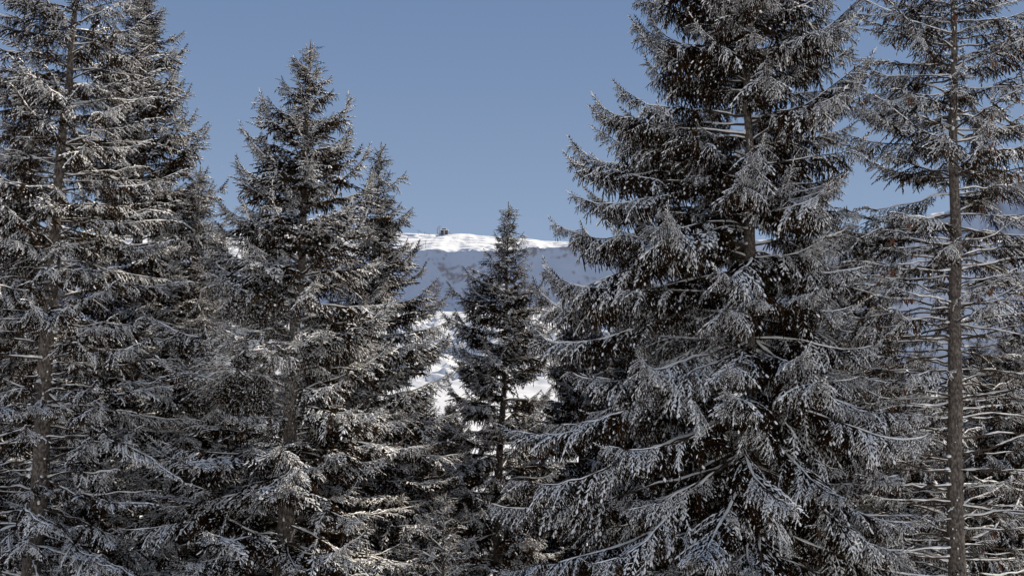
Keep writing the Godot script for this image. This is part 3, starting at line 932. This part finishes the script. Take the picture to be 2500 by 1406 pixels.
func trees() -> void:
	var brush := [[0.0, 58.0], [0.12, 44.0], [0.35, 22.0], [0.6, 8.0], [1.0, -2.0]]
	var comb := [[0.0, 45.0], [0.2, 24.0], [0.4, 8.0], [0.6, -8.0], [1.0, -22.0]]
	var level := [[0.0, 40.0], [0.2, 16.0], [0.5, 8.0], [1.0, 2.0]]
	spruce({"label": "big drooping spruce right of centre with curtains of hanging twigs", "seed": 21, "flecks": 240, "depth": 24.0, "top": [1822, -330], "base": [1838, 1406], "radius": 0.21, "style": "comb", "rise": comb, "droop": 0.35, "lift": 0.75, "front": 0.75,
		"rows": [[-330, 10, 10], [-200, 110, 100], [0, 240, 255], [100, 250, 235], [200, 285, 255], [300, 360, 270], [400, 430, 285], [550, 500, 310], [700, 520, 330], [850, 540, 370], [1000, 600, 410], [1200, 610, 430], [1500, 620, 460]], "gap": 0.095,
		"limbs": [[0.25, [1825, 330, 0], [1640, 310, 0.2], [1515, 285, 0.3], [1455, 245, 0.3]], [0.25, [1826, 390, 0], [1640, 365, -0.2], [1530, 355, -0.3], [1460, 318, -0.3]], [0.25, [1825, 285, 0], [1660, 262, 0.3], [1570, 250, 0.4], [1510, 208, 0.4]], [0.3, [1826, 440, 0], [1640, 420, -0.3], [1490, 425, -0.4], [1388, 385, -0.4]],
			[0.3, [1826, 420, 0], [1650, 470, 0.5], [1490, 498, 0.8], [1402, 478, 0.8]], [0.3, [1827, 500, 0], [1640, 550, -0.2], [1460, 582, -0.2], [1355, 545, -0.2]],
			[0.3, [1828, 560, 0], [1650, 620, 0.4], [1450, 690, 0.7], [1375, 695, 0.7], [1335, 652, 0.7]], [0.3, [1828, 600, 0], [1650, 690, -0.4], [1480, 750, -0.6], [1365, 752, -0.6], [1305, 692, -0.6]],
			[0.3, [1828, 680, 0], [1640, 770, 0.3], [1450, 832, 0.5], [1345, 832, 0.5], [1290, 792, 0.5]], [0.2, [1823, 130, 0], [1700, 120, 0.3], [1610, 98, 0.4], [1550, 55, 0.4]],
			[0.2, [1824, 230, 0], [1720, 205, -0.3], [1620, 190, -0.4], [1578, 148, -0.4]], [0.2, [1822, 20, 0], [1700, 30, -0.3], [1610, 20, -0.4], [1556, -30, -0.4]],
			[0.25, [1824, 190, 0], [1930, 130, 0.3], [2030, 62, 0.4], [2095, 0, 0.4]], [0.25, [1825, 150, 0], [1950, 105, -0.3], [2030, 75, -0.3], [2064, 92, -0.3]], [0.25, [1825, 290, 0], [1950, 265, 0.2], [2050, 195, 0.4], [2128, 135, 0.4]],
			[0.4, [1832, 840, 0], [1677, 914, 0.8], [1583, 972, 1.2], [1511, 1008, 1.4], [1432, 1037, 1.5], [1360, 1064, 1.4], [1295, 1058, 1.2], [1238, 1050, 1.0]],
			[0.4, [1832, 800, 0], [1700, 870, 0.5], [1600, 905, 0.7], [1512, 926, 0.8], [1440, 920, 0.8]],
			[0.4, [1835, 1000, 0], [1690, 1060, 0.6], [1551, 1116, 1.0], [1475, 1148, 1.2], [1403, 1175, 1.3], [1331, 1181, 1.2], [1220, 1172, 1.0]],
			[0.35, [1836, 1120, 0], [1691, 1188, 1.0], [1601, 1231, 1.3], [1520, 1248, 1.5]],
			[0.4, [1837, 1250, 0], [1774, 1281, 0.8], [1691, 1300, 1.3], [1583, 1320, 1.6], [1508, 1364, 1.8]],
			[0.3, [1825, 860, 0.2], [1681, 914, 1.9], [1685, 972, 2.2], [1710, 1022, 2.4], [1700, 1070, 2.5]],
			[0.35, [1836, 830, 0], [1952, 918, 0.5], [2042, 976, 0.8], [2130, 1010, 1.0]],
			[0.4, [1836, 930, 0], [1923, 1040, 0.8], [1952, 1080, 0.9], [2010, 1130, 1.2], [2060, 1150, 1.3]],
			[0.4, [1838, 1080, 0], [1952, 1199, 1.0], [2006, 1242, 1.2], [2078, 1296, 1.5], [2125, 1332, 1.6], [2204, 1346, 1.7]],
			[0.4, [1838, 1150, 0.1], [1855, 1217, 1.2], [1894, 1267, 1.5], [1902, 1296, 1.7], [1930, 1340, 1.8]]]})
	spruce({"label": "tall sparse spruce at the right with bare straight trunk and brown cones", "seed": 33, "flecks": 240, "depth": 25.0, "top": [2328, -420], "base": [2336, 1406], "radius": 0.2, "style": "sparse", "thick": 0.82, "rise": level, "droop": 0.15, "lift": 0.35, "front": 0.15,
		"rows": [[-420, 10, 10], [-250, 90, 90], [0, 210, 210], [200, 280, 270], [400, 350, 320], [700, 400, 350], [1000, 420, 360], [1500, 420, 370]], "bare": 0.2, "bare_low": 0.5, "gap": 0.105, "density": 1.5, "cones": 0.04,
		"limbs": [[0.35, [2328, 555, 0], [2220, 531, 0.4], [2152, 555, 0.6], [2105, 580, 0.7]], [0.35, [2329, 588, 0], [2231, 571, 0.6], [2178, 566, 0.9], [2125, 572, 1.0]], [0.3, [2328, 598, 0], [2263, 604, -0.3], [2199, 607, -0.5], [2120, 600, -0.6]], [0.3, [2329, 627, 0], [2263, 614, 0.3], [2180, 603, 0.5]],
			[0.3, [2328, 632, 0], [2242, 642, 0.5], [2157, 646, 0.8], [2095, 638, 0.9]], [0.3, [2330, 660, 0], [2263, 660, 0.2], [2200, 655, 0.3], [2150, 640, 0.3]], [0.3, [2330, 676, 0], [2263, 678, -0.4], [2180, 682, -0.7], [2090, 670, -0.9]], [0.35, [2330, 711, 0], [2274, 708, 0.3], [2212, 687, 0.6], [2120, 670, 0.8]], [0.35, [2331, 742, 0], [2250, 721, 0.5], [2186, 704, 0.8], [2105, 693, 1.0]],
			[0.3, [2330, 790, 0], [2240, 795, 0.4], [2150, 800, 0.7], [2070, 790, 0.8]], [0.3, [2330, 840, 0], [2240, 830, -0.3], [2140, 835, -0.6], [2060, 820, -0.8]], [0.35, [2330, 885, 0], [2230, 875, 0.4], [2130, 870, 0.6], [2050, 860, 0.8]],
			[0.35, [2340, 592, 0], [2413, 580, 0.4], [2455, 557, 0.5], [2530, 505, 0.7]], [0.3, [2340, 598, 0], [2413, 601, -0.3], [2498, 582, -0.5], [2560, 560, -0.6]], [0.3, [2340, 707, 0], [2391, 697, 0.4], [2440, 672, 0.6]], [0.35, [2340, 716, 0], [2423, 717, 0.2], [2498, 704, 0.3], [2570, 680, 0.4]], [0.35, [2340, 746, 0], [2413, 734, 0.3], [2477, 700, 0.5], [2540, 660, 0.6]], [0.3, [2340, 800, 0], [2420, 795, -0.3], [2500, 770, -0.5], [2570, 740, -0.6]], [0.3, [2340, 850, 0], [2420, 845, 0.4], [2520, 815, 0.6]],
			[0.6, [2328, 948, 0], [2240, 931, 0.4], [2150, 927, 0.6], [2080, 925, 0.7]], [0.6, [2328, 972, 0], [2258, 954, 0.5], [2168, 932, 0.9], [2110, 930, 1.0]], [0.6, [2328, 998, 0], [2233, 988, 0.3], [2179, 977, 0.5], [2100, 945, 0.6]],
			[0.6, [2330, 1105, 0], [2204, 1094, 0.4], [2150, 1085, 0.5], [2090, 1075, 0.6]], [0.6, [2330, 1148, 0], [2204, 1148, 0.5], [2089, 1141, 0.8], [2000, 1136, 0.9]], [0.6, [2330, 1188, 0], [2204, 1188, 0.6], [2078, 1184, 1.0], [1959, 1177, 1.2], [1905, 1177, 1.2]],
			[0.55, [2332, 1227, 0], [2179, 1218, 0.4], [2060, 1204, 0.6]], [0.55, [2334, 1339, 0], [2186, 1344, 0.6], [2125, 1334, 0.8], [2055, 1300, 0.9]],
			[0.6, [2340, 978, 0], [2438, 968, 0.4], [2510, 940, 0.6], [2570, 915, 0.7]], [0.6, [2340, 999, 0], [2430, 992, -0.3], [2500, 984, -0.5], [2580, 965, -0.6]], [0.6, [2340, 1107, 0], [2456, 1105, 0.4], [2510, 1092, 0.5], [2590, 1060, 0.6]],
			[0.6, [2340, 1150, 0], [2430, 1149, 0.2], [2590, 1146, 0.3]], [0.5, [2340, 1192, 0], [2400, 1188, 0.5], [2460, 1172, 0.7]], [0.6, [2340, 1288, 0], [2430, 1291, 0.4], [2590, 1290, 0.6]], [0.6, [2340, 1349, 0], [2430, 1354, 0.3], [2590, 1352, 0.5]]]})
	spruce({"label": "tall thin-crowned spruce at the left edge with long level branches", "seed": 45, "flecks": 240, "depth": 25.0, "top": [205, -330], "base": [72, 1406], "radius": 0.215, "style": "sparse", "thick": 0.82, "rise": level, "droop": 0.2, "lift": 0.3,
		"rows": [[-330, 10, 10], [-150, 110, 100], [0, 210, 190], [200, 280, 220], [500, 320, 280], [900, 360, 350], [1500, 380, 380]], "bare": 0.18, "bare_low": 0.3, "gap": 0.095, "density": 1.2,
		"limbs": [[0.3, [110, 960, 0], [223, 1044, 0.6], [310, 1087, 0.8], [360, 1116, 0.9], [432, 1166, 1.0]], [0.3, [85, 1300, 0], [198, 1339, 0.6], [270, 1379, 0.9], [340, 1410, 1.1]]]})
	spruce({"label": "full conical spruce left of centre, its tip clear against the sky", "seed": 57, "flecks": 240, "depth": 26.0, "top": [760, 105], "base": [690, 1406], "radius": 0.22, "style": "brush", "rise": brush, "droop": 0.35, "lift": 0.6,
		"rows": [[105, 4, 4], [170, 30, 26], [230, 62, 50], [300, 90, 80], [400, 135, 122], [500, 175, 158], [640, 225, 185], [800, 290, 255], [1000, 340, 310], [1200, 360, 330], [1500, 370, 360]],
		"limbs": [[0.1, [757, 330, 0], [690, 318, 0.2], [655, 280, 0.2], [641, 232, 0.2]], [0.1, [757, 420, 0], [690, 400, -0.2], [650, 350, -0.2], [634, 285, -0.2]],
			[0.15, [755, 520, 0], [660, 490, 0.3], [608, 452, 0.4], [576, 398, 0.4]], [0.15, [753, 600, 0], [650, 570, -0.3], [585, 540, -0.4], [546, 500, -0.4]], [0.2, [745, 720, 0], [620, 690, 0.4], [545, 660, 0.5], [500, 610, 0.5]],
			[0.1, [757, 310, 0], [810, 300, 0.2], [838, 275, 0.2], [850, 235, 0.2]], [0.1, [757, 400, 0], [810, 380, -0.2], [838, 350, -0.2], [851, 312, -0.2]],
			[0.15, [755, 470, 0], [830, 435, 0.3], [870, 410, 0.3], [896, 368, 0.3]], [0.15, [752, 570, 0], [850, 515, -0.2], [885, 480, -0.2], [905, 425, -0.2]],
			[0.3, [684, 1332, 0], [612, 1300, 0.4], [540, 1260, 0.6], [468, 1231, 0.8], [360, 1206, 0.8]], [0.3, [686, 1271, 0], [576, 1231, 0.5], [504, 1199, 0.6], [440, 1175, 0.6]], [0.6, [692, 1368, 0.1], [792, 1364, 1.0], [864, 1321, 1.1], [900, 1290, 1.1]], [0.4, [700, 1140, 0], [742, 1130, 0.6], [828, 1102, 0.9], [910, 1080, 1.0]]]})
	spruce({"label": "dense dark spruce behind the left tree, its tip at the top edge", "seed": 61, "depth": 31.0, "top": [352, -30], "base": [318, 1406], "radius": 0.24, "style": "brush", "rise": brush, "droop": 0.35, "lift": 0.6, "tone": 0.8,
		"rows": [[-30, 12, 12], [60, 60, 50], [200, 110, 98], [300, 140, 145], [350, 150, 155], [480, 190, 205], [600, 220, 235], [900, 270, 250], [1500, 300, 300]],
		"limbs": [[0.1, [348, 170, 0], [395, 160, 0.1], [420, 118, 0.1]], [0.1, [346, 260, 0], [410, 250, -0.1], [444, 212, -0.1]], [0.1, [344, 345, 0], [430, 325, 0.2], [472, 280, 0.2]], [0.1, [343, 425, 0], [430, 405, -0.2], [480, 350, -0.2]], [0.1, [340, 545, 0], [450, 522, 0.2], [513, 455, 0.2]], [0.1, [350, 60, 0], [375, 50, 0.1], [394, 20, 0.1]]]})
	spruce({"label": "narrow spruce tucked behind the right flank of the conical spruce", "seed": 73, "depth": 30.0, "top": [930, 355], "base": [860, 1406], "radius": 0.2, "style": "brush", "rise": brush, "droop": 0.35, "lift": 0.6,
		"rows": [[355, 4, 4], [430, 24, 26], [540, 52, 66], [620, 85, 98], [740, 130, 165], [850, 160, 205], [980, 190, 235], [1200, 220, 230], [1500, 240, 250]],
		"limbs": [[0.1, [926, 450, 0], [958, 448, 0.1], [988, 422, 0.1]], [0.1, [921, 560, 0], [970, 550, -0.1], [1003, 518, -0.1]], [0.1, [915, 655, 0], [980, 640, 0.2], [1022, 598, 0.2]], [0.15, [907, 745, 0], [1000, 735, -0.2], [1056, 688, -0.2]],
			[0.15, [903, 800, 0], [1000, 785, 0.2], [1072, 746, 0.2]], [0.2, [897, 880, 0], [1010, 870, -0.2], [1088, 828, -0.2]], [0.2, [890, 970, 0], [1010, 955, 0.3], [1102, 908, 0.3]], [0.2, [885, 1050, 0], [1020, 1040, -0.1], [1118, 1003, -0.1]]]})
	spruce({"label": "small slender spruce in the central gap before the mountain", "seed": 85, "depth": 33.0, "top": [1243, 500], "base": [1212, 1406], "radius": 0.15, "style": "brush", "rise": brush, "droop": 0.3, "lift": 0.6, "dim": 0.12,
		"rows": [[500, 4, 4], [560, 22, 20], [640, 42, 40], [700, 80, 62], [780, 145, 110], [900, 155, 125], [1000, 160, 150], [1200, 170, 160], [1500, 200, 200]],
		"limbs": [[0.1, [1238, 765, 0], [1185, 735, 0.1], [1158, 682, 0.1]], [0.1, [1236, 855, 0], [1160, 820, -0.2], [1116, 765, -0.2]], [0.15, [1232, 935, 0], [1150, 900, 0.2], [1108, 845, 0.2]], [0.15, [1229, 1025, 0], [1140, 990, -0.2], [1092, 925, -0.2]], [0.15, [1225, 1100, 0], [1150, 1080, 0.3], [1085, 1030, 0.3]],
			[0.1, [1240, 745, 0], [1270, 725, 0.1], [1290, 690, 0.1]], [0.1, [1237, 835, 0], [1290, 810, -0.1], [1325, 770, -0.1]], [0.15, [1234, 925, 0], [1290, 900, 0.2], [1335, 858, 0.2]], [0.15, [1229, 1010, 0], [1290, 990, 0], [1345, 950, 0]]]})
	spruce({"label": "young spruce with a pale snowed tip beside the dark left spruce", "seed": 91, "depth": 27.5, "top": [485, 415], "base": [452, 1406], "radius": 0.13, "style": "brush", "rise": brush, "droop": 0.3, "lift": 0.5,
		"rows": [[415, 6, 6], [500, 42, 34], [620, 85, 55], [800, 130, 100], [1000, 170, 150], [1400, 200, 190]]})
	spruce({"label": "dark far spruce whose tip shows in the gap left of the conical spruce", "seed": 97, "depth": 40.0, "top": [533, 552], "base": [520, 1406], "radius": 0.16, "style": "brush", "rise": brush, "droop": 0.3, "lift": 0.5, "dim": 0.5,
		"rows": [[552, 5, 5], [620, 26, 28], [750, 70, 70], [1000, 130, 130], [1400, 170, 170]]})
	spruce({"label": "dark spruce seen through the thin crown at the left edge", "seed": 103, "depth": 37.0, "top": [62, 165], "base": [40, 1406], "radius": 0.2, "style": "brush", "rise": brush, "droop": 0.3, "lift": 0.5, "dim": 0.35,
		"rows": [[165, 6, 6], [300, 55, 55], [600, 120, 120], [1000, 190, 190], [1400, 220, 220]]})
	spruce({"label": "bushy sunlit spruce filling the space between the drooping and the sparse spruce", "seed": 109, "depth": 31.0, "top": [2090, 560], "base": [2085, 1406], "radius": 0.17, "style": "comb", "rise": comb, "droop": 0.3, "lift": 0.6,
		"rows": [[560, 8, 8], [700, 70, 70], [850, 130, 130], [1000, 180, 190], [1400, 240, 250]]})
	spruce({"label": "bushy spruce low at the right edge behind the sparse spruce", "seed": 113, "depth": 32.0, "top": [2470, 800], "base": [2465, 1500], "radius": 0.16, "style": "comb", "rise": comb, "droop": 0.3, "lift": 0.6,
		"rows": [[800, 8, 8], [900, 70, 70], [1050, 150, 150], [1400, 230, 230]]})
	spruce({"label": "young bright spruce low in the sunlit gap at the bottom", "seed": 127, "depth": 25.0, "top": [1083, 1205], "base": [1075, 1700], "radius": 0.07, "style": "brush", "rise": brush, "droop": 0.3, "lift": 0.5, "group": "young spruces",
		"rows": [[1205, 5, 5], [1300, 42, 42], [1406, 72, 78], [1600, 120, 120]]})
	backdrop()

# shaded spruces farther down the slope, behind the front stand: three are grown, the others are copies
func backdrop() -> void:
	var brush := [[0.0, 50.0], [0.15, 34.0], [0.4, 14.0], [1.0, 0.0]]
	var grown := []
	for k in 3:
		var px: float = [600.0, 1560.0, 2250.0][k]
		var py: float = [740.0, 640.0, 850.0][k]
		grown.append(spruce({"name": "spruce_tree", "label": ["shaded spruce behind the trunk of the conical spruce", "shaded spruce behind the left branches of the drooping spruce", "shaded spruce just left of and behind the bare trunk of the sparse spruce"][k], "group": "shaded spruces behind the front stand",
			"seed": 200 + k * 7, "depth": 42.0, "top": [px, py], "base": [px - 6, py + 760], "radius": 0.2, "style": "brush" if k != 1 else "comb", "rise": brush, "droop": 0.3, "lift": 0.5, "dim": 0.6, "gap": 0.1, "low": spot(1250, 1406, 42.0).y - 3.0,
			"rows": [[py, 8, 8], [py + 120, 75, 75], [py + 300, 150, 150], [py + 600, 210, 210]]}))
	var more := [
		[20, 700, 42, "shaded spruce at the left edge behind the thick left trunk"], [165, 760, 46, "shaded spruce just right of the left trunk, behind its lower branches"],
		[290, 720, 41, "shaded spruce behind the foot of the dark left spruce"], [430, 760, 44, "shaded spruce behind the lower part of the pale young spruce"],
		[760, 820, 50, "shaded spruce between the trunks of the conical and the narrow spruce"], [900, 800, 41, "shaded spruce behind the foot of the narrow spruce"],
		[1000, 960, 44, "shaded spruce right of the narrow spruce under the snow slope"], [1112, 985, 42, "shaded spruce left of the foot of the small central spruce"],
		[1055, 972, 40, "shaded spruce low in the dark gap between the narrow and the small central spruce"],
		[1300, 980, 43, "shaded spruce right of the foot of the small central spruce"], [1405, 735, 41, "shaded spruce behind the lowest left limbs of the drooping spruce"],
		[1700, 620, 44, "shaded spruce close left of the drooping spruce's trunk"], [1830, 660, 42, "shaded spruce hidden behind the drooping spruce's trunk"],
		[1960, 600, 43, "shaded spruce behind the lower right limbs of the drooping spruce"], [2150, 760, 42, "shaded spruce behind the bushy sunlit spruce"],
		[2375, 830, 46, "shaded spruce just right of and behind the bare trunk of the sparse spruce"], [2500, 850, 44, "shaded spruce at the right edge behind the lowest branches"]]
	var k := 0
	for m in more:
		var src: Node3D = grown[k % 3]
		var o: Node3D = src.duplicate()
		o.name = numbered("spruce_tree")
		add_child(o)
		var top := spot(m[0], m[1], m[2])
		var g := height(top.x, top.z) - 0.3
		var src_top: float = [740.0, 640.0, 850.0][k % 3]
		var tall: float = spot(0, src_top, 42.0).y - src.position.y
		o.position = Vector3(top.x, g, top.z)
		o.rotation.y = rng.randf() * TAU
		o.scale = Vector3.ONE * ((top.y - g) / tall)
		o.set_meta("label", m[3])
		k += 1
